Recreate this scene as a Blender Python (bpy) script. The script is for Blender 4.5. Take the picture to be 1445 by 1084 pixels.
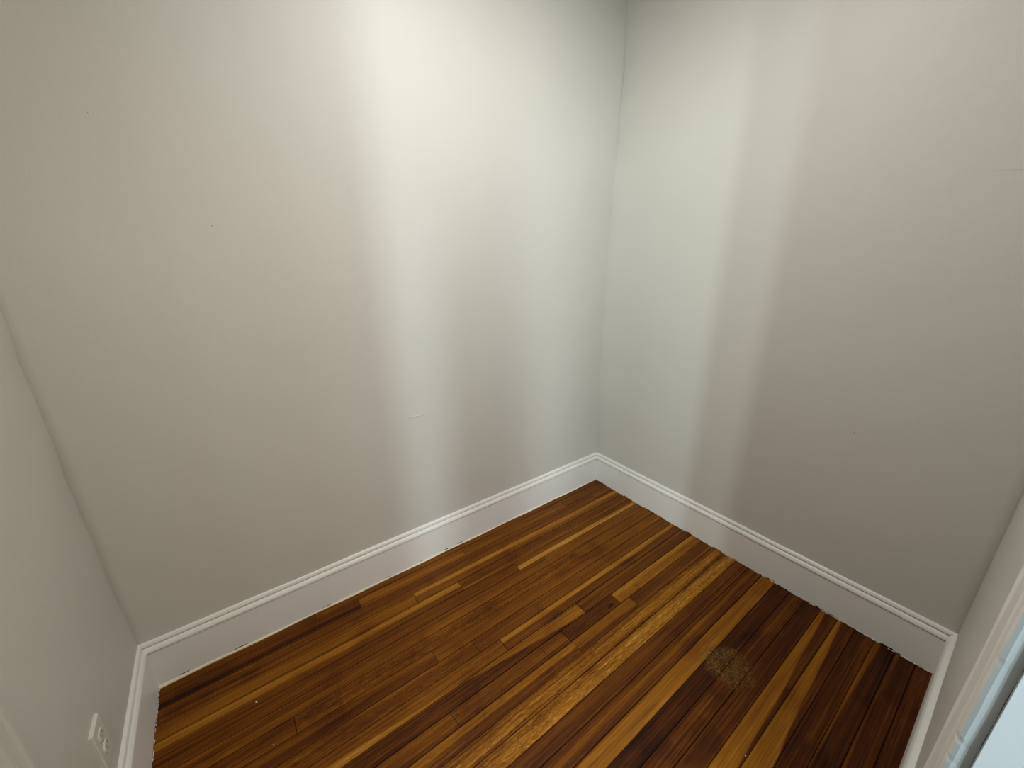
import bpy, bmesh, math, random
from mathutils import Vector, Matrix
random.seed(7)
C = bpy.context.scene.collection
for o in list(bpy.data.objects): bpy.data.objects.remove(o)

# ------------------------------------------------------------------ camera
CAM = Vector((-1.8014, -1.5306, 1.4243))
FPX = 564.48
YAW, PITCH, ROLL = math.radians(53.5987), math.radians(18.4928), math.radians(-0.3482)
cd = bpy.data.cameras.new('camera'); cam = bpy.data.objects.new('camera', cd); C.objects.link(cam)
fw = Vector((math.cos(YAW)*math.cos(PITCH), math.sin(YAW)*math.cos(PITCH), -math.sin(PITCH)))
rt = Vector((math.sin(YAW), -math.cos(YAW), 0)); up = rt.cross(fw)
rt2 = rt*math.cos(ROLL)+up*math.sin(ROLL); up2 = -rt*math.sin(ROLL)+up*math.cos(ROLL)
M = Matrix((rt2, up2, -fw)).transposed().to_4x4(); M.translation = CAM
cam.matrix_world = M
cd.sensor_width = 36.0; cd.sensor_fit = 'HORIZONTAL'; cd.lens = FPX/1445*36
cd.clip_start = 0.01
bpy.context.scene.camera = cam

# ------------------------------------------------------------------ world, light, exposure
W = bpy.data.worlds.new('world'); bpy.context.scene.world = W; W.use_nodes = True
W.node_tree.nodes['Background'].inputs[0].default_value = (0.55, 0.65, 0.8, 1)
W.node_tree.nodes['Background'].inputs[1].default_value = 0.0
vs = bpy.context.scene.view_settings
vs.view_transform = 'Standard'; vs.look = 'None'; vs.gamma = 1; vs.use_curve_mapping = False
vs.exposure = 0.0

def area(name, loc, target, sx, sy, power, col):
    d = bpy.data.lights.new(name, 'AREA'); d.shape = 'RECTANGLE'; d.size = sx; d.size_y = sy
    d.energy = power; d.color = col
    o = bpy.data.objects.new(name, d); C.objects.link(o); o.location = loc
    o.rotation_euler = (Vector(target)-Vector(loc)).to_track_quat('-Z', 'Y').to_euler()
    return o
# daylight reaching the closet from the hall behind the camera: a narrow tall window,
# a weaker one beside it, and the broad light of the hall itself
area('hall_window_light', (-2.52, -2.75, 1.82), (-0.9, -0.4, 1.5), 0.08, 0.75, 27, (0.75, 0.95, 1.0))
area('hall_side_window_light', (-2.86, -2.72, 1.75), (-0.9, -0.6, 1.4), 0.10, 0.8, 19, (0.88, 0.98, 1.0))
area('hall_broad_light', (-2.5, -3.3, 1.6), (-0.6, -0.2, 1.2), 0.7, 1.2, 31.5, (0.82, 0.88, 1.0))
area('hall_lamp_light', (-1.55, -3.3, 2.2), (-1.3, -0.2, 1.3), 1.2, 0.8, 17.5, (1.0, 0.87, 0.76))
# the closet's own flush ceiling light
cl = area('closet_ceiling_light', (-1.0, -0.80, 2.565), (-1.0, -0.80, 0), 0.28, 0.28, 14.8, (1.0, 0.995, 0.97))
cl.data.shape = 'DISK'

# ------------------------------------------------------------------ helpers
def tag(o, label=None, cat=None, group=None, kind=None):
    if label: o['label'] = label
    if cat: o['category'] = cat
    if group: o['group'] = group
    if kind: o['kind'] = kind
    return o
def obj(name, verts, faces, mat, parent=None, smooth=False):
    me = bpy.data.meshes.new(name); me.from_pydata([tuple(v) for v in verts], [], faces); me.update()
    bm = bmesh.new(); bm.from_mesh(me); bmesh.ops.recalc_face_normals(bm, faces=bm.faces); bm.to_mesh(me); bm.free()
    o = bpy.data.objects.new(name, me); C.objects.link(o)
    if mat: me.materials.append(mat)
    if parent: o.parent = parent
    if smooth:
        for p in me.polygons: p.use_smooth = True
    return o
def box(x0, y0, z0, x1, y1, z1, vs=None, fs=None):
    vs = [] if vs is None else vs; fs = [] if fs is None else fs
    n = len(vs)
    vs += [(x0,y0,z0),(x1,y0,z0),(x1,y1,z0),(x0,y1,z0),(x0,y0,z1),(x1,y0,z1),(x1,y1,z1),(x0,y1,z1)]
    fs += [tuple(n+i for i in f) for f in ((0,3,2,1),(4,5,6,7),(0,1,5,4),(1,2,6,5),(2,3,7,6),(3,0,4,7))]
    return vs, fs
def solid(name, b, mat, parent=None, kind=None, bevel=0):
    o = obj(name, *box(*b), mat, parent)
    if bevel:
        m = o.modifiers.new('bevel', 'BEVEL'); m.width = bevel; m.segments = 2
    if kind: tag(o, kind=kind)
    return o

# ------------------------------------------------------------------ materials
class NT:
    def __init__(s, name):
        s.m = bpy.data.materials.new(name); s.m.use_nodes = True; s.t = s.m.node_tree; s.n = s.t.nodes
        s.b = s.n['Principled BSDF']
    def node(s, typ, **kw):
        x = s.n.new(typ)
        for k, v in kw.items(): setattr(x, k, v)
        return x
    def put(s, inp, v):
        if hasattr(v, 'is_linked') or hasattr(v, 'links'): s.t.links.new(v, inp)
        else: inp.default_value = v
    def math(s, op, a, b=0.0, c=None, clamp=False):
        x = s.node('ShaderNodeMath', operation=op, use_clamp=clamp)
        s.put(x.inputs[0], a); s.put(x.inputs[1], b)
        if c is not None: s.put(x.inputs[2], c)
        return x.outputs[0]
    def noise(s, vec, scale, detail=2, rough=.5, dist=0.0):
        x = s.node('ShaderNodeTexNoise'); s.put(x.inputs['Vector'], vec)
        x.inputs['Scale'].default_value = scale; x.inputs['Detail'].default_value = detail
        x.inputs['Roughness'].default_value = rough; x.inputs['Distortion'].default_value = dist
        return x.outputs['Fac']
    def rng(s, v, a, b, c=0.0, d=1.0, smooth=False):
        x = s.node('ShaderNodeMapRange'); x.interpolation_type = 'SMOOTHSTEP' if smooth else 'LINEAR'
        s.put(x.inputs[0], v)
        for i, q in enumerate((a, b, c, d)): s.put(x.inputs[1+i], q)
        return x.outputs[0]
    def attr(s, name):
        x = s.node('ShaderNodeAttribute', attribute_type='OBJECT', attribute_name=name); return x.outputs['Fac']
    def bump(s, h, strength, dist):
        x = s.node('ShaderNodeBump'); x.inputs['Strength'].default_value = strength
        x.inputs['Distance'].default_value = dist; s.put(x.inputs['Height'], h)
        s.t.links.new(x.outputs[0], s.b.inputs['Normal'])
    def mix(s, f, a, b):
        x = s.node('ShaderNodeMix', data_type='RGBA'); s.put(x.inputs[0], f); s.put(x.inputs[6], a); s.put(x.inputs[7], b)
        return x.outputs[2]

def paint(name, col, rough, bs=.25, mott=.03, scale=260, spec=.4):
    k = NT(name); tc = k.node('ShaderNodeTexCoord').outputs['Object']
    big = k.noise(tc, 2.2, 3)
    c2 = tuple(c*(1-mott*2) for c in col)+(1,)
    k.put(k.b.inputs['Base Color'], k.mix(big, col+(1,), c2))
    k.b.inputs['Roughness'].default_value = rough; k.b.inputs['Specular IOR Level'].default_value = spec
    fine = k.noise(tc, scale, 2, .6); mid = k.noise(tc, 9, 2)
    h = k.math('ADD', k.math('MULTIPLY', fine, .35), k.math('MULTIPLY', mid, 1.5))
    k.bump(h, bs, .002)
    return k.m
WALL = paint('greige_wall_paint', (.62, .60, .54), .50, .50)
TRIM = paint('white_trim_paint', (.83, .81, .765), .38, .10, .02, 90)
CEIL = paint('ceiling_paint', (.72, .71, .68), .7)
CAULK = paint('old_caulk', (.84, .76, .56), .6, .2, .08, 120)
JAMB = paint('jamb_trim_shade_tint', (.42, .475, .495), .45, .12, .02, 90)  # white trim, greyed and blued in colour to offset the strong hall light
PLATE = paint('ivory_plastic', (.70, .69, .62), .3, .02)
def flat(name, col, rough=.6, metal=0):
    k = NT(name); tc = k.node('ShaderNodeTexCoord').outputs['Object']
    k.put(k.b.inputs['Base Color'], k.mix(k.noise(tc, 30, 3), col+(1,), tuple(c*.8 for c in col)+(1,)))
    k.b.inputs['Roughness'].default_value = rough; k.b.inputs['Metallic'].default_value = metal
    return k.m
DARK = flat('dark_gap', (.012, .006, .003), .9)
SLOT = flat('dark_slot', (.02, .02, .02), .6)
STEEL = flat('screw_steel', (.5, .48, .42), .35, 1)
HALLW = paint('hall_wall_paint', (.66, .63, .56), .6)
HALLF = flat('hall_floor_wood', (.20, .075, .015), .4)

PW = 0.0576                                    # board pitch
def wood():
    k = NT('stained_oak_board')
    tc = k.node('ShaderNodeTexCoord').outputs['Object']
    sep = k.node('ShaderNodeSeparateXYZ'); k.put(sep.inputs[0], tc)
    X, Y = sep.outputs[0], sep.outputs[1]
    seed = k.attr('seed'); tone = k.attr('tone'); sa = k.attr('sa'); sw = k.attr('sw'); sk = k.attr('sk'); st = k.attr('st')
    fl = k.attr('flake')
    def coord(sx, sy, off, shear=0.0):
        c = k.node('ShaderNodeCombineXYZ')
        k.put(c.inputs[0], k.math('ADD', k.math('MULTIPLY', X, sx), k.math('MULTIPLY', Y, shear))); k.put(c.inputs[1], k.math('MULTIPLY', Y, sy))
        k.put(c.inputs[2], k.math('ADD', k.math('MULTIPLY', seed, 37.7), off)); return c.outputs[0]
    wob = k.math('MULTIPLY', k.math('SUBTRACT', k.noise(coord(2.2, 2, 3), 1, 2), .5), .35)
    v = k.math('DIVIDE', Y, PW)
    # sapwood streak: a lighter or darker band along the board, sliding with its length
    ctr = k.math('ADD', k.math('ADD', sa, k.math('MULTIPLY', sk, X)), wob)
    d = k.math('ABSOLUTE', k.math('SUBTRACT', v, ctr))
    half = k.math('MULTIPLY', sw, .5)
    mask = k.math('SUBTRACT', 1.0, k.rng(d, k.math('SUBTRACT', half, .05), k.math('ADD', half, .06), 0, 1, True))
    mask = k.math('MULTIPLY', mask, k.math('GREATER_THAN', sw, .01))
    T = k.math('ADD', k.math('MULTIPLY', tone, k.math('SUBTRACT', 1, mask)), k.math('MULTIPLY', st, mask))
    g1 = k.noise(coord(2.5, 90, 0), 1, 3, .6, .6)            # broad grain
    g2 = k.noise(coord(9, 420, 5), 1, 3, .65)                # pores
    g3 = k.noise(coord(1.6, 14, 9), 1, 2)                    # clouding
    g4 = k.noise(coord(26, 170, 13, 70), 1, 3, .65, 2.0)          # ray fleck
    cath = k.node('ShaderNodeTexWave'); cath.wave_type = 'BANDS'; cath.bands_direction = 'Y'
    k.put(cath.inputs['Vector'], coord(1.2, 60, 21)); cath.inputs['Scale'].default_value = .55
    cath.inputs['Distortion'].default_value = 9; cath.inputs['Detail'].default_value = 3; cath.inputs['Detail Scale'].default_value = .6
    def c0(n, a): return k.math('MULTIPLY', k.math('SUBTRACT', n, .5), a)
    T = k.math('ADD', T, c0(g1, .60)); T = k.math('ADD', T, c0(g2, .42)); T = k.math('ADD', T, c0(g3, .18))
    T = k.math('ADD', T, c0(cath.outputs['Fac'], .07))
    T = k.math('ADD', T, k.math('MULTIPLY', c0(g4, 1.35), fl))
    # fine dark pore lines
    pores = k.rng(g2, .57, .72, 0, 1, True)
    T = k.math('SUBTRACT', T, k.math('MULTIPLY', pores, .20))
    # knots / gouges, one per board where given
    kx, ky, kr = k.attr('kx'), k.attr('ky'), k.attr('kr')
    nn = k.noise(coord(70, 160, 40), 1, 3, .7, 1.0)
    dx = k.math('MULTIPLY', k.math('SUBTRACT', X, kx), .45); dy = k.math('SUBTRACT', Y, ky)
    rr = k.math('SQRT', k.math('ADD', k.math('MULTIPLY', dx, dx), k.math('MULTIPLY', dy, dy)))
    kn = k.math('SUBTRACT', 1.0, k.rng(k.math('ADD', rr, k.math('MULTIPLY', k.math('SUBTRACT', nn, .5), .024)), k.math('MULTIPLY', kr, .3), kr, 0, 1, True))
    kn = k.math('MULTIPLY', kn, k.math('GREATER_THAN', kr, .0001))
    T = k.math('SUBTRACT', T, k.math('MULTIPLY', kn, .55))
    # worn grime along board edges
    edge = k.rng(k.math('ABSOLUTE', v), .42, .5, 0, 1, True)
    T = k.math('SUBTRACT', T, k.math('MULTIPLY', edge, .10))
    # world-space wear: a scuffed patch, and stain blotches
    geo = k.node('ShaderNodeNewGeometry').outputs['Position']
    gs = k.node('ShaderNodeSeparateXYZ'); k.put(gs.inputs[0], geo)
    blot = k.noise(geo, 5.5, 3, .55)
    T = k.math('SUBTRACT', T, k.math('MULTIPLY', k.rng(blot, .52, .72, 0, 1, True), .10))
    px = k.math('DIVIDE', k.math('SUBTRACT', gs.outputs[0], PATCH[0]), PATCH[2])
    py = k.math('DIVIDE', k.math('SUBTRACT', gs.outputs[1], PATCH[1]), PATCH[3])
    pr = k.math('SQRT', k.math('ADD', k.math('MULTIPLY', px, px), k.math('MULTIPLY', py, py)))
    pn = k.noise(geo, 26, 3)
    pm = k.math('SUBTRACT', 1.0, k.rng(k.math('ADD', pr, k.math('MULTIPLY', k.math('SUBTRACT', pn, .5), .8)), .75, 1.05, 0, 1, True))
    scr = k.rng(k.noise(geo, 55, 4, .75, 3.0), .46, .62, 0, 1, True)
    ramp = k.node('ShaderNodeValToRGB'); k.put(ramp.inputs[0], k.math('ADD', T, 0, clamp=True))
    e = ramp.color_ramp.elements
    e[0].position = 0; e[0].color = (.014, .0032, .0008, 1)
    e[1].position = 1; e[1].color = (.62, .34, .115, 1)
    for p, c in ((.22, (.060, .0135, .0012)), (.45, (.150, .046, .0028)), (.68, (.27, .102, .0075)), (.85, (.40, .175, .022))):
        q = e.new(p); q.color = c+(1,)
    worn = k.mix(scr, (.050, .017, .002, 1), (.24, .13, .034, 1))
    col = k.mix(k.math('MULTIPLY', pm, .66), ramp.outputs[0], worn)
    k.put(k.b.inputs['Base Color'], col)
    rough = k.math('ADD', .36, k.math('MULTIPLY', k.math('ADD', g3, pm), .16))
    k.put(k.b.inputs['Roughness'], rough); k.b.inputs['Specular IOR Level'].default_value = .12
    h = k.math('ADD', k.math('MULTIPLY', g2, .6), k.math('MULTIPLY', g1, .6))
    h = k.math('ADD', h, k.math('MULTIPLY', k.math('MULTIPLY', g4, fl), .8))
    h = k.math('ADD', h, k.math('MULTIPLY', k.noise(geo, 14, 2), 1.2))
    k.bump(h, .25, .0012)
    return k.m
PATCH = (-.560, -1.150, .085, .090)
WOOD = wood()

# ------------------------------------------------------------------ the shell
L, WD, H, T_ = 2.2208, 1.6087, 2.62, .0158
def interp(tab, z):
    tab = sorted(tab)
    if z <= tab[0][0]: return tab[0][1]
    if z >= tab[-1][0]: return tab[-1][1]
    for (a, u), (b, v) in zip(tab, tab[1:]):
        if a <= z <= b:
            t = (z-a)/(b-a); t = t*t*(3-2*t); return u+(v-u)*t
COR = [(.19, .002), (.45, -.014), (.705, -.022), (1.2, -.018), (1.689, -.012), (2.0, .003), (2.233, .009), (2.51, -.002), (2.62, 0)]
LCOR = [(.19, .001), (.45, -.004), (.72, -.006), (1.12, -.0026), (1.3, .001), (2.6, 0)]
def grid(name, us, zs, fn, mat):
    V = [fn(u, z) for z in zs for u in us]; n = len(us)
    F = [(j*n+i, j*n+i+1, (j+1)*n+i+1, (j+1)*n+i) for j in range(len(zs)-1) for i in range(n-1)]
    o = obj(name, V, F, mat, smooth=True)
    s = o.modifiers.new('thick', 'SOLIDIFY'); s.thickness = .10
    return tag(o, kind='structure')
def lin(a, b, n): return [a+(b-a)*i/n for i in range(n+1)]
zs = lin(0, H, 70)
def jit(z, s): return .0016*math.sin(z*17+s)+.0011*math.sin(z*41+2*s)
rnd = random.Random(3)
def orient(o, want):                           # solidify grows away from the room: normals look into the room
    me = o.data
    if me.polygons[0].normal.dot(Vector(want)) < 0: me.flip_normals()
    o.modifiers['thick'].offset = -1
wl = grid('wall_left', lin(-L-.03, .04, 46), zs, lambda u, z: (u, .0012*math.sin(u*5+z*2.1)+.0008*math.sin(u*11-z*7), z), WALL); orient(wl, (0, -1, 0))
ys = lin(-WD-.03, -.25, 24)+lin(-.24, .03, 16)
wr = grid('wall_right', ys, zs, lambda u, z: ((interp(COR, z)+jit(z, 1)*(z > .2))*math.exp(-(abs(min(u, 0))/.11)**1.3)+.001*math.sin(u*6+z*3), u, z), WALL); orient(wr, (-1, 0, 0))
ys2 = lin(-.69, -.2, 10)+lin(-.19, .03, 12)
wnl = grid('wall_near_left', ys2, zs, lambda u, z: (-L+(interp(LCOR, z)+jit(z, 4)*.8*(z > .2))*math.exp(-(abs(min(u, 0))/.09)**1.3), u, z), WALL); orient(wnl, (1, 0, 0))
# near right wall: the piece right of the doorway
wnr = grid('wall_near_right', lin(-1.13, .03, 20), zs, lambda u, z: (u, -WD+.0008*math.sin(u*9+z*4), z), WALL); orient(wnr, (0, 1, 0))
JX = -1.164          # face of the right door jamb
LJ = -2.06           # face of the left door jamb
DH = 2.05            # head of the opening
solid('wall_over_doorway', (LJ-.16, -WD-.10, DH+.02, -1.13, -WD, H), WALL, kind='structure')
solid('wall_beside_doorway', (-L-.10, -WD-.10, 0, LJ-.03, -WD, H), WALL, kind='structure')
# left wall beyond the casing: head over door_1 and end piece
solid('wall_over_side_door', (-L-.10, -1.47, DH+.02, -L, -.69, H), WALL, kind='structure')
solid('wall_by_side_door', (-L-.10, -WD-.02, 0, -L, -1.47, H), WALL, kind='structure')
solid('ceiling', (-L-.12, -WD-.12, H, .12, .12, H+.08), CEIL, kind='structure')

# ------------------------------------------------------------------ floor: subfloor and boards
floor = solid('floor', (-L-.05, -WD-.01, -.04, .06, .06, -.0125), DARK, kind='structure')
S = .188/.178
def ey(k): return -(.1037+.05454*(k-2))*S
# row: list of (x_right_end, tone, streak(sa, sw, sk, st) or None, flake, knot(kx,ky,kr) or None), right to left; x in photo-measured metres
# v grows towards the left wall (+y): sa > 0 means the streak lies on the side of the board nearer the left wall
N = None
rows = {
 0: [(0, .40, N, 0), (-.60, .46, N, 0), (-1.62, .44, N, 0)],
 1: [(0, .42, N, .1), (-.345, .50, N, .1), (-.979, .52, (.1, .35, .1, .60), 0), (-1.462, .36, (-.25, .3, 0, .15), 0)],
 2: [(0, .46, (-.4, .2, 0, .32), .1), (-.155, .46, (.1, .4, .1, .38), .15)],
 3: [(0, .46, (.22, .40, -.12, .76), .1), (-1.269, .50, (-.1, .5, .2, .58), .1)],
 4: [(0, .40, (-.42, .16, 0, .62), .1), (-1.09, .44, (.22, .46, 0, .72), .1)],
 5: [(0, .43, (-.27, .44, 0, .80), 0), (-.834, .42, (.3, .3, .1, .34), .1)],
 6: [(0, .48, N, 0), (-.70, .50, (.2, .3, .1, .40), .15)],
 7: [(0, .48, N, 0), (-.570, .46, (.1, .5, 0, .38), .65), (-1.75, .38, (-.3, .2, 0, .52), .3)],
 8: [(0, .48, (.2, .4, 0, .42), .05), (-1.318, .32, (.3, .4, 0, .44), .2)],
 9: [(0, .45, N, .1), (-1.183, .46, (0, .5, 0, .40), .5)],
 10: [(0, .38, (.30, .40, .02, .75), .1), (-1.10, .47, (-.43, .6, -1.09, .74), .35)],
 11: [(0, .36, (.3, .25, 0, .46), .35), (-.763, .29, (1.32, 1.0, -2.0, .56), .25)],
 12: [(0, .58, (.3, .35, 0, .72), .5), (-.617, .29, N, .5, (.10, -.012, .008)), (-.897, .40, (-.4, .2, 0, .3), .3, (-.22, .020, .009))],
 13: [(0, .34, (-.4, .2, 0, .52), .1), (-.569, .52, (-.35, .3, 0, .34), .2), (-.893, .36, (.22, .36, 0, .64), .45)],
 14: [(0, .48, (-.12, .44, .1, .66), .75)],
 15: [(0, .68, (.3, .3, .15, .54), .95)],
 16: [(0, .36, (-.2, .3, 0, .28), .1), (-1.95, .42, N, .2)],
 17: [(0, .34, (.05, .2, .1, .50), .12), (-1.6, .45, N, .1)],
 18: [(0, .63, (.46, .16, 0, .44), .05)],
 19: [(0, .15, (.1, .4, 0, .20), .03), (-1.5, .3, N, .1)],
 20: [(0, .28, (.1, .16, 0, .38), .1), (-1.5, .3, N, .1)],
 21: [(0, .28, (-.2, .3, 0, .22), .08), (-1.5, .3, N, .1)],
 22: [(0, .30, (.34, 1.4, .74, .62), .06), (-1.5, .4, N, .1)],
 23: [(0, .26, (.20, 1.4, 1.05, .64), .06), (-1.5, .4, N, .1)],
 24: [(0, .23, (-.3, .5, 0, .29), .0), (-1.4, .3, N, .1)],
 25: [(0, .17, (.96, 1.0, -.375, .46), .0), (-1.4, .3, N, .1)],
 26: [(0, .22, (.44, .14, -.15, .36), .0), (-1.2, .28, N, 0)],
 27: [(0, .22, N, .0), (-1.1, .3, N, 0)],
 28: [(0, .20, N, .0), (-1.2, .3, N, 0)],
}
prng = random.Random(11)
for r in range(0, 29):
    lst = rows[r]
    y1 = ey(r) if r > 0 else .012; y0 = ey(r+1)
    if r == 28: y0 = max(y0, -WD-.008)
    for i, pl in enumerate(lst):
        xr = pl[0]*S if pl[0] else .008
        xl = lst[i+1][0]*S if i+1 < len(lst) else -L-.008
        g = .0005+prng.random()*.0004; ge = .0006
        if r in (10, 11, 12): g += .0004; ge = .0012
        if r == 11: ge = .0020
        hx, hy = (xr-xl)/2-ge, (y1-y0)/2-g
        zt = prng.uniform(-.0007, .0003); b = .0009
        tx, ty = prng.uniform(-.0002, .0002), prng.uniform(-.0002, .0002)
        V = [(-hx, -hy, -.0125), (hx, -hy, -.0125), (hx, hy, -.0125), (-hx, hy, -.0125),
             (-hx, -hy, zt-b), (hx, -hy, zt-b), (hx, hy, zt-b), (-hx, hy, zt-b),
             (-hx+b, -hy+b, zt-tx), (hx-b, -hy+b, zt+tx), (hx-b, hy-b, zt+ty), (-hx+b, hy-b, zt-ty)]
        F = [(0,3,2,1), (0,1,5,4), (1,2,6,5), (2,3,7,6), (3,0,4,7), (4,5,9,8), (5,6,10,9), (6,7,11,10), (7,4,8,11), (8,9,10,11)]
        o = obj('plank', V, F, WOOD, floor)
        o.location = ((xr+xl)/2, (y1+y0)/2, 0)
        st = pl[2] or (0, 0, 0, 0); kn = pl[4] if len(pl) > 4 else (0, 0, 0)
        for key, val in dict(tone=pl[1], sa=st[0], sw=st[1], sk=st[2], st=st[3], flake=pl[3], kx=kn[0], ky=kn[1], kr=kn[2], seed=prng.random()).items():
            o[key] = float(val)

# ------------------------------------------------------------------ baseboards
# profile: (distance out from the wall, height)
PROF = [(0, .1905), (.0035, .1900), (.0075, .1870), (.0098, .1805), (.0100, .1770), (.0034, .1766), (.0034, .1727), (.0098, .1722),
        (.0140, .1695), (.0180, .1630), (.0192, .1570), (.0188, .1545), (.0085, .1538), (.0085, .1502),
        (.0156, .1499), (.0163, .1487), (.0160, .1460), (.0160, .1300), (.0160, .0400), (.0160, .010)]
def baseboard(name, p0, p1, out, miter0, miter1, bottom, flatcap=False, th=1.0, wob=.0):
    """p0 -> p1 along the wall; out = direction into the room; miters shorten each end with depth"""
    p0, p1, out = Vector(p0), Vector(p1), Vector(out); d = (p1-p0).normalized(); ln = (p1-p0).length
    n = max(2, int(ln/.006)); rr = random.Random(len(name)*7)
    prof = PROF if not flatcap else [(0, .190), (.004, .1895), (.008, .187), (.013, .182), (.0165, .174), (.0185, .165), (.019, .156), (.016, .150), (.016, .04), (.016, .01)]
    V = []; m = len(prof)+1
    for i in range(n+1):
        s = ln*i/n; zb = bottom(s, rr)
        for j, (dep, z) in enumerate(prof+[(prof[-1][0], 0)]):
            if j == m-1: z = zb
            dep = dep*th
            ss = min(max(s, miter0*dep), ln-miter1*dep)
            z2 = z+(wob*math.sin(s*9+1)+wob*.6*math.sin(s*23)) if z > .05 else z
            q = p0+d*ss+out*dep; V.append((q.x, q.y, z2))
        q = p0+d*s; V.append((q.x, q.y, zb))
    mm = m+1
    F = [(i*mm+j, (i+1)*mm+j, (i+1)*mm+j+1, i*mm+j+1) for i in range(n) for j in range(mm-1)]
    o = obj(name, V, F, TRIM)
    me = o.data
    if me.polygons[len(prof)//2].normal.dot(out) < -.2: me.flip_normals()
    for p in me.polygons: p.use_smooth = False
    return tag(o, kind='structure')
def fine(s, rr): return .0022+rr.random()*.0008
def ragged(s, rr):
    a = .003+.0022*math.sin(s*31)+.0016*math.sin(s*77+1)
    if rr.random() < .30: a += rr.random()*.004
    return max(.0012, a)
def ragged_soft(s, rr): return max(.001, .0015+.001*math.sin(s*40)+rr.random()*.0012)
bl = baseboard('baseboard_left', (-L, 0, 0), (0, 0, 0), (0, -1, 0), 1, 1, ragged_soft)
br = baseboard('baseboard_right', (0, 0, 0), (0, -WD, 0), (-1, 0, 0), 1, 1, ragged, wob=.0006)
bnl = baseboard('baseboard_near_left', (-L, -.666, 0), (-L, 0, 0), (1, 0, 0), 0, 1, ragged)
bnr = baseboard('baseboard_near_right', (0, -WD, 0), (-1.03, -WD, 0), (0, 1, 0), 1, 0, fine, flatcap=True)
# irregular strips of caulk and old paint along the foot of the boards
def strip(name, p0, p1, out, base, hfun, wfun, mat, parent, seed):
    p0, p1, out = Vector(p0), Vector(p1), Vector(out); d = (p1-p0).normalized(); ln = (p1-p0).length
    n = int(ln/.005); rr = random.Random(seed); V = []; 
    for i in range(n+1):
        s = ln*i/n; h = hfun(s, rr); w = wfun(s, rr)
        for a, z in ((base-.001, h+.0004), (base+w*.5, h), (base+w, h*.45), (base+w*1.15, .0)):
            q = p0+d*s+out*a; V.append((q.x, q.y, z))
    F = [(i*4+j, (i+1)*4+j, (i+1)*4+j+1, i*4+j+1) for i in range(n) for j in range(3)]
    o = obj(name, V, F, mat, parent, smooth=True)
    if o.data.polygons[1].normal.z < 0: o.data.flip_normals()
    return o
strip('caulk_bead', (-L+.016, 0, 0), (-.016, 0, 0), (0, -1, 0), .016,
      lambda s, r: max(.0014, .0042+.0022*math.exp(-s/.25)+.0012*math.sin(s*13)+.0005*math.sin(s*61)+r.random()*.0004),
      lambda s, r: .0036+.002*math.exp(-s/.2)+.0012*math.sin(s*19+2)+r.random()*.0005, CAULK, bl, 5)
def flakes(parent, p0, p1, out, n, seed, size=.004, mat=TRIM):
    """ragged bits of dried paint hanging at the foot of the board"""
    rr = random.Random(seed); p0, p1, out = Vector(p0), Vector(p1), Vector(out); d = (p1-p0).normalized(); ln = (p1-p0).length
    for i in range(n):
        s = ln*rr.random(); l = size*(.6+2.2*rr.random()); h = size*(.25+.5*rr.random()); c = p0+d*s+out*(.0165)
        z = .0004+rr.random()*.0016; V = []; m = 6
        for q in range(m):
            a = 2*math.pi*q/m; r_ = .7+.5*rr.random(); V.append((c+d*(l*math.cos(a)*r_)+out*.0003+Vector((0, 0, z+h*(.5+.5*math.sin(a))*r_))))
        tip = c+out*(.0014+.0016*rr.random())+Vector((0, 0, z+h*.3)); V.append(tip)
        obj('paint_flake', V, [(q, (q+1) % m, m) for q in range(m)]+[tuple(range(m))[::-1]], mat, parent)
flakes(br, (0, -.1, 0), (0, -1.58, 0), (-1, 0, 0), 84, 2, .0044)
flakes(bnl, (-L, -.5, 0), (-L, -.02, 0), (1, 0, 0), 34, 3, .0040)
flakes(bl, (-1.9, 0, 0), (-.1, 0, 0), (0, -1, 0), 10, 4, .0030, CAULK)
# dark chips where the paint has come away above the caulk
def chip(parent, x, z, l, h, seed):
    rr = random.Random(seed); m = 10; V = []
    for q in range(m):
        a = 2*math.pi*q/m; r_ = .6+.7*rr.random(); V.append((x+l*math.cos(a)*r_, -.01625, z+.0028+1.6*h*math.sin(a)*r_))
    V += [(v[0], -.0150, v[2]) for v in V]
    obj('paint_chip', V, [tuple(range(m))]+[(q, (q+1) % m, (q+1) % m+m, q+m) for q in range(m)], DARK, parent)
for x, z, l, h in ((-1.97, .0062, .030, .0012), (-1.66, .0052, .020, .0011), (-1.40, .0052, .014, .0010), (-1.10, .0050, .016, .0018), (-1.02, .0052, .020, .0016), (-2.13, .0085, .022, .0012), (-1.23, .005, .01, .001)):
    chip(bl, x, z, l, h, int(-x*100))

# ------------------------------------------------------------------ doorway casing, jamb
def vprofile(name, pts, z0, z1, mat, parent=None, nz=40, jitfn=None):
    V = []; m = len(pts)
    for j in range(nz+1):
        z = z0+(z1-z0)*j/nz
        for i, (x, y) in enumerate(pts):
            dx, dy = jitfn(i, z) if jitfn else (0, 0); V.append((x+dx, y+dy, z))
    F = [(j*m+i, j*m+(i+1) % m, (j+1)*m+(i+1) % m, (j+1)*m+i) for j in range(nz) for i in range(m)]
    F += [tuple(range(m)), tuple(range(nz*m, nz*m+m))[::-1]]
    return obj(name, V, F, mat, parent)
def cprof(sx, x0):   # casing cross-section, x from outer edge towards opening, depth from wall
    P = [(0, 0), (.000, .012), (.002, .0185), (.006, .0215), (.012, .0215), (.017, .0195), (.020, .0150), (.0215, .0120),
         (.026, .0115), (.030, .0140), (.036, .0158), (.042, .0140), (.045, .0108), (.050, .0110), (.070, .0118), (.090, .0118),
         (.094, .0118), (.098, .0150), (.104, .0178), (.110, .0182), (.1155, .0160), (.1180, .0120), (.1185, .0070), (.1185, -.001)]
    return [(x0+sx*a, b) for a, b in P]
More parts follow.
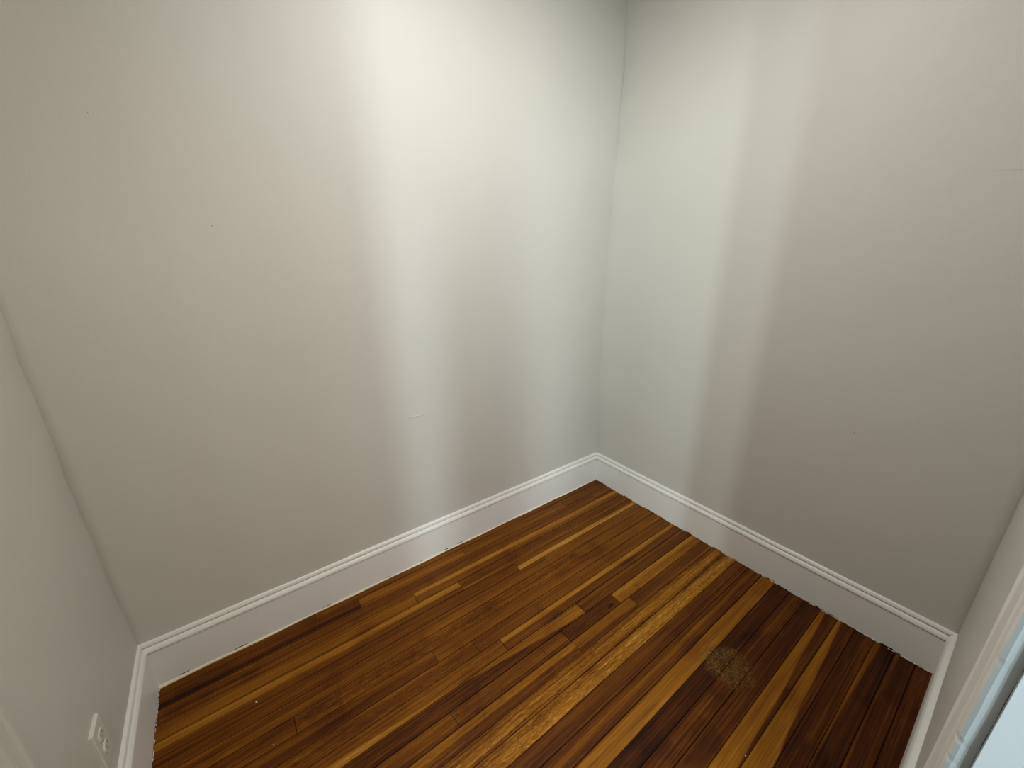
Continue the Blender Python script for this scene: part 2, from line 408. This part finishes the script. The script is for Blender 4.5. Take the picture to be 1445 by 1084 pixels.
door = solid('door_1', (JX, -WD-.13, 0, JX+.03, -WD-.0015, DH), JAMB, kind='structure')     # right jamb of the doorway the camera stands in
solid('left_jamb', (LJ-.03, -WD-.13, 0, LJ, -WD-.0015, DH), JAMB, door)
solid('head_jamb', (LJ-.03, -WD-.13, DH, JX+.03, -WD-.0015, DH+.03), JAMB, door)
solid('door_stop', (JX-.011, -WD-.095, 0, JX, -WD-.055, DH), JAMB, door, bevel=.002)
xo = -1.035
pts = [(a, -WD+b) for a, b in cprof(-1, xo)]
crr = random.Random(9)
nicks = [(.80, .0014), (.835, .0022), (.70, .001), (.97, .0012)]
def nick(i, z):
    if i < 17: return (0, .0003*math.sin(z*30+i))
    d = sum(a*math.exp(-((z-c)/.004)**2) for c, a in nicks)
    return (d*.35+.00025*math.sin(z*47), -d*.4+.0002*math.sin(z*90))
cas = vprofile('trim_1', pts, 0, DH+.12, TRIM, nz=500, jitfn=nick); tag(cas, kind='structure')
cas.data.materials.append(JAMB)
for p in cas.data.polygons:            # hall-facing edge, also darkened in colour against the strong hall light
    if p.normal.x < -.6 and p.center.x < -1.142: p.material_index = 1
pts = [(a, -WD+b) for a, b in cprof(1, LJ-.145)]
tag(vprofile('trim_2', pts, 0, DH+.12, TRIM, nz=2), kind='structure')
tag(solid('trim_3', (LJ-.145, -WD, DH+.012, -1.035, -WD+.016, DH+.13), TRIM), kind='structure')
# little lumps of dried paint on the casing edge
def lump(name, c, r, mat, parent, sq=(1, 1, 1)):
    V = []; F = []; n, m = 8, 5; rr = random.Random(int(abs(c[0]*999+c[2]*777)))
    for j in range(m+1):
        t = math.pi*j/m
        for i in range(n):
            p = 2*math.pi*i/n; q = r*(.8+.4*rr.random()); V.append((c[0]+q*sq[0]*math.sin(t)*math.cos(p), c[1]+q*sq[1]*math.sin(t)*math.sin(p), c[2]+q*sq[2]*math.cos(t)))
    F = [(j*n+i, j*n+(i+1) % n, (j+1)*n+(i+1) % n, (j+1)*n+i) for j in range(m) for i in range(n)]
    return obj(name, V, F, mat, parent, smooth=True)

# left near wall: casing of a second doorway with a closed panelled door
pts = [(-L+b, a) for a, b in cprof(-1, -.676)]
tag(vprofile('trim_4', pts, 0, DH+.12, WALL, nz=60), kind='structure')
pts = [(-L+b, a) for a, b in cprof(1, -1.52)]
tag(vprofile('trim_5', pts, 0, DH+.12, WALL, nz=2), kind='structure')
tag(solid('trim_6', (-L, -1.52, DH+.005, -L+.016, -.668, DH+.12), WALL), kind='structure')
d2 = solid('door_2', (-L-.055, -1.42, .008, -L-.020, -.775, DH), TRIM, kind='structure')
for z0, z1 in ((.22, .92), (1.08, 1.90)):
    for y0, y1 in ((-1.33, -1.13), (-1.04, -.84)):
        solid('door_panel', (-L-.022, y0, z0, -L-.013, y1, z1), TRIM, d2, bevel=.006)
lump('door_knob', (-L+.035, -1.36, .97), .027, STEEL, d2, (1, 1, 1))
solid('knob_stem', (-L-.02, -1.368, .962, -L+.02, -1.352, .978), STEEL, d2)

# ------------------------------------------------------------------ surface relief on the walls
def pix(u, v, ax, val):
    dv = fw+rt2*((u-722.5)/FPX)-up2*((v-542)/FPX); s = (val-CAM[ax])/dv[ax]; return CAM+dv*s
def nib(u, v, ax, val, r, parent):
    p = pix(u, v, ax, val); sq = [1, 1, 1.2]; sq[ax] = .45
    lump('paint_nib', p, r, WALL, parent, sq)
for u, v, r in ((105, 286, .0035), (125, 159, .0035), (390, 703, .0032), (491, 268, .0025), (560, 276, .0025), (547, 127, .0028),
                (520, 428, .0022), (500, 398, .002), (630, 633, .003), (300, 318, .002), (655, 545, .002)):
    nib(u, v, 1, 0, r, wl)
for u, v, r in ((1205, 610, .002), (930, 430, .002), (1180, 330, .002)): nib(u, v, 0, 0, r, wr)
def ridge(name, pts, ax, val, r, parent, seed=1):
    P = [pix(u, v, ax, val) for u, v in pts]; rr = random.Random(seed); Q = []
    for a, b in zip(P, P[1:]):
        n = max(2, int((b-a).length/.012))
        for i in range(n): Q.append(a+(b-a)*(i/n))
    Q.append(P[-1]); V = []; side = Vector((0, 0, 1)); out = Vector((0, 0, 0)); out[ax] = -1
    for i, q in enumerate(Q):
        t = r*(.5+.9*rr.random())*min(1, i/3, (len(Q)-1-i)/3)+.0001; q = q+side*(rr.random()-.5)*r*1.5
        V += [q+side*t*2-out*.001, q+side*t+out*t*.7, q-side*t*.3+out*t*.8, q-side*t*1.2-out*.001]
    F = [(i*4+j, (i+1)*4+j, (i+1)*4+j+1, i*4+j+1) for i in range(len(Q)-1) for j in range(3)]
    o = obj(name, V, F, WALL, parent, smooth=True)
    return o
ridge('plaster_crack', [(958, 521), (990, 527), (1015, 532)], 0, 0, .0006, wr)
ridge('plaster_crack', [(1026, 530), (1045, 538), (1064, 544), (1098, 560)], 0, 0, .0006, wr, 2)
ridge('plaster_seam', [(1130, 262), (1190, 248), (1260, 243), (1350, 241), (1470, 239)], 0, 0, .00035, wr, 3)
ridge('plaster_crack', [(574, 590), (590, 587), (606, 582)], 1, 0, .0009, wl, 4)
ridge('plaster_crack', [(732, 639), (740, 637), (748, 633)], 1, 0, .0009, wl, 5)
def scratch(parent, ax, val, pts, r, seed):
    return ridge('scratch', pts, ax, val, r, parent, seed)
for i, pts in enumerate(([(450, 829), (465, 824), (485, 814)], [(452, 827), (464, 821)], [(362, 868), (376, 862)], [(700, 710), (722, 703)])):
    o = scratch(bl, 1, -.016, pts, .0006, 20+i); o.data.materials[0] = TRIM
for i, pts in enumerate(([(893, 681), (905, 688), (917, 700)], [(905, 688), (921, 697)])):
    o = scratch(br, 0, -.016, pts, .0006, 30+i); o.data.materials[0] = TRIM

# ------------------------------------------------------------------ wall outlet
ot = bpy.data.objects.new('wall_outlet', None); C.objects.link(ot); ot.location = (-L, -.433, .3175)
tag(ot, 'ivory duplex wall outlet on the near left wall above the baseboard', 'outlet')
def rounded(name, hw, hh, r, x0, x1, mat, parent, bev=.0015, cz=0, cy=0):
    P = []
    for sx, sy, a0 in ((1, 1, 0), (-1, 1, 90), (-1, -1, 180), (1, -1, 270)):
        for k in range(5):
            a = math.radians(a0+k*22.5); P.append((sx*(hw-r)+r*math.cos(a), sy*(hh-r)+r*math.sin(a)))
    n = len(P); V = [(x0, cy+a, cz+b) for a, b in P]+[(x1-bev, cy+a, cz+b) for a, b in P]
    V += [(x1, cy+a*(1-bev/hw), cz+b*(1-bev/hh)) for a, b in P]
    F = [(i, (i+1) % n, (i+1) % n+n, i+n) for i in range(n)]+[(i+n, (i+1) % n+n, (i+1) % n+2*n, i+2*n) for i in range(n)]
    F += [tuple(range(n)), tuple(range(2*n, 3*n))[::-1]]
    return obj(name, V, F, mat, parent)
rounded('cover_plate', .034, .0575, .003, 0, .0075, PLATE, ot, .002)
for cz in (.0195, -.0195):
    rc = rounded('receptacle', .0165, .0142, .0125, .004, .0098, PLATE, ot, .0008, cz)
    for dy in (-.0062, .0062): obj('slot', *box(.0085, dy-.001, cz+.000, .0100, dy+.001, cz+.0085), SLOT, rc)
    rounded('ground_hole', .0024, .0024, .0022, .0085, .0100, SLOT, rc, .0002, cz-.0075)
lump('screw', (.0078, 0, 0), .0032, STEEL, ot, (.4, 1, 1))

# ------------------------------------------------------------------ a crumb of white paint on the floor
def crumb(u, v, r, label):
    p = pix(u, v, 2, 0); o = lump('paint_crumb', (0, 0, 0), r, TRIM, None, (1.3, 1, .5)); o.location = (p.x, p.y, .0004+r*.4)
    tag(o, label, 'paint crumb')
crumb(362, 991, .0024, 'larger white speck of dried paint on the boards at left')
crumb(386, 1051, .0012, 'tiny pale speck of paint on the dark boards, below the larger speck')
crumb(1052, 1067, .0014, 'tiny pale speck of paint on the light board, lower right')

# ------------------------------------------------------------------ the hall behind the camera (source of the daylight)
HX0, HX1, HY0 = -4.0, .6, -4.0
y1h = -WD-.13
solid('hall_floor', (HX0, HY0, -.04, HX1, -WD-.005, -.001), HALLF, kind='structure')
solid('hall_ceiling', (HX0, HY0, H, HX1, y1h+.03, H+.06), CEIL, kind='structure')
solid('wall_hall_back', (HX0, HY0-.08, 0, HX1, HY0, H), HALLW, kind='structure')
solid('wall_hall_left', (HX0-.08, HY0, 0, HX0, y1h, H), HALLW, kind='structure')
solid('wall_hall_right', (HX1, HY0, 0, HX1+.08, y1h, H), HALLW, kind='structure')
solid('wall_hall_front_left', (HX0, y1h, 0, LJ-.03, y1h+.03, H), HALLW, kind='structure')
solid('wall_hall_front_right', (JX+.03, y1h, 0, HX1, y1h+.03, H), HALLW, kind='structure')
solid('wall_hall_over_door', (LJ-.03, y1h, DH+.03, JX+.03, y1h+.03, H), HALLW, kind='structure')

# the flush ceiling light of the closet (above the frame)
lt = bpy.data.objects.new('ceiling_light', None); C.objects.link(lt); lt.location = (-1.0, -.80, H)
tag(lt, 'round white flush ceiling light in the middle of the ceiling', 'ceiling light')
def disc(name, r0, r1, z0, z1, mat, parent, n=40):
    V = []; 
    for r, z in ((r0, z0), (r1, z0), (r1, z1), (r0, z1)):
        V += [(r*math.cos(2*math.pi*i/n), r*math.sin(2*math.pi*i/n), z) for i in range(n)]
    F = [(j*n+i, j*n+(i+1) % n, ((j+1) % 4)*n+(i+1) % n, ((j+1) % 4)*n+i) for j in range(4) for i in range(n)]
    return obj(name, V, F, mat, parent)
disc('rim', .145, .165, -.05, 0, TRIM, lt)
disc('diffuser', .0005, .146, -.05, -.045, PLATE, lt)

# added unseen post: casts the camera holder's shadow between the two daylight bands
nw = solid('added_shadow_post', (-.05, -.05, 0, .05, .05, 1.60), TRIM, bevel=.004); nw.location = (-1.995, -1.92, -.001)
tag(nw, 'unseen square white post added in the hall to cast a shadow', 'shadow blocker')
cp = solid('shadow_post_cap', (-.06, -.06, 1.60, .06, .06, 1.63), TRIM, nw, bevel=.006)

# dark splits in the boards
def split(pts, w, seed):
    rr = random.Random(seed); P = [pix(u, v, 2, 0) for u, v in pts]; Q = []
    for a, b in zip(P, P[1:]):
        n = max(2, int((b-a).length/.006))
        Q += [a+(b-a)*(i/n)+Vector((rr.uniform(-1, 1), rr.uniform(-1, 1), 0))*.0009*(i > 0) for i in range(n)]
    Q.append(P[-1]); V = []
    for i, q in enumerate(Q):
        d = (Q[min(i+1, len(Q)-1)]-Q[max(i-1, 0)]).normalized(); sd = Vector((-d.y, d.x, 0))
        t = w*(.4+.8*rr.random())*(.25 if i in (0, len(Q)-1) else 1)
        V += [q+sd*t+Vector((0, 0, .00032)), q-sd*t+Vector((0, 0, .00032)), q-sd*t-Vector((0, 0, .002)), q+sd*t-Vector((0, 0, .002))]
    F = []
    for i in range(len(Q)-1):
        F += [(i*4+j, (i+1)*4+j, (i+1)*4+(j+1) % 4, i*4+(j+1) % 4) for j in range(4)]
    F += [(0, 1, 2, 3), tuple(4*(len(Q)-1)+j for j in (3, 2, 1, 0))]
    obj('split', V, F, DARK, floor)
for i, (pts, w) in enumerate((
    ([(772, 881), (795, 866), (815, 853)], .0011), ([(815, 853), (827, 865)], .0016), ([(827, 865), (835, 860)], .0010),
    ([(791, 892), (794, 898), (799, 902)], .0010), ([(793, 899), (797, 895)], .0007), ([(760, 914), (766, 918), (773, 926)], .0008),
    ([(647, 996), (640, 1002), (633, 1009)], .0022), ([(636, 1008), (643, 1016), (649, 1025)], .0012), ([(642, 1002), (646, 1009), (651, 1012)], .0014),
    ([(640, 1006), (645, 1013)], .0010), ([(707, 968), (708, 980), (705, 994)], .0006), ([(704, 985), (710, 979)], .0005),
    ([(1204, 1041), (1212, 1046), (1219, 1048)], .0009), ([(1216, 1019), (1221, 1022)], .0009), ([(893, 824), (897, 828), (902, 823)], .0008),
    ([(617, 879), (636, 869)], .0007), ([(584, 842), (592, 854)], .0009), ([(503, 857), (513, 854)], .0010), ([(446, 928), (470, 917)], .0008))):
    split(pts, w, i)
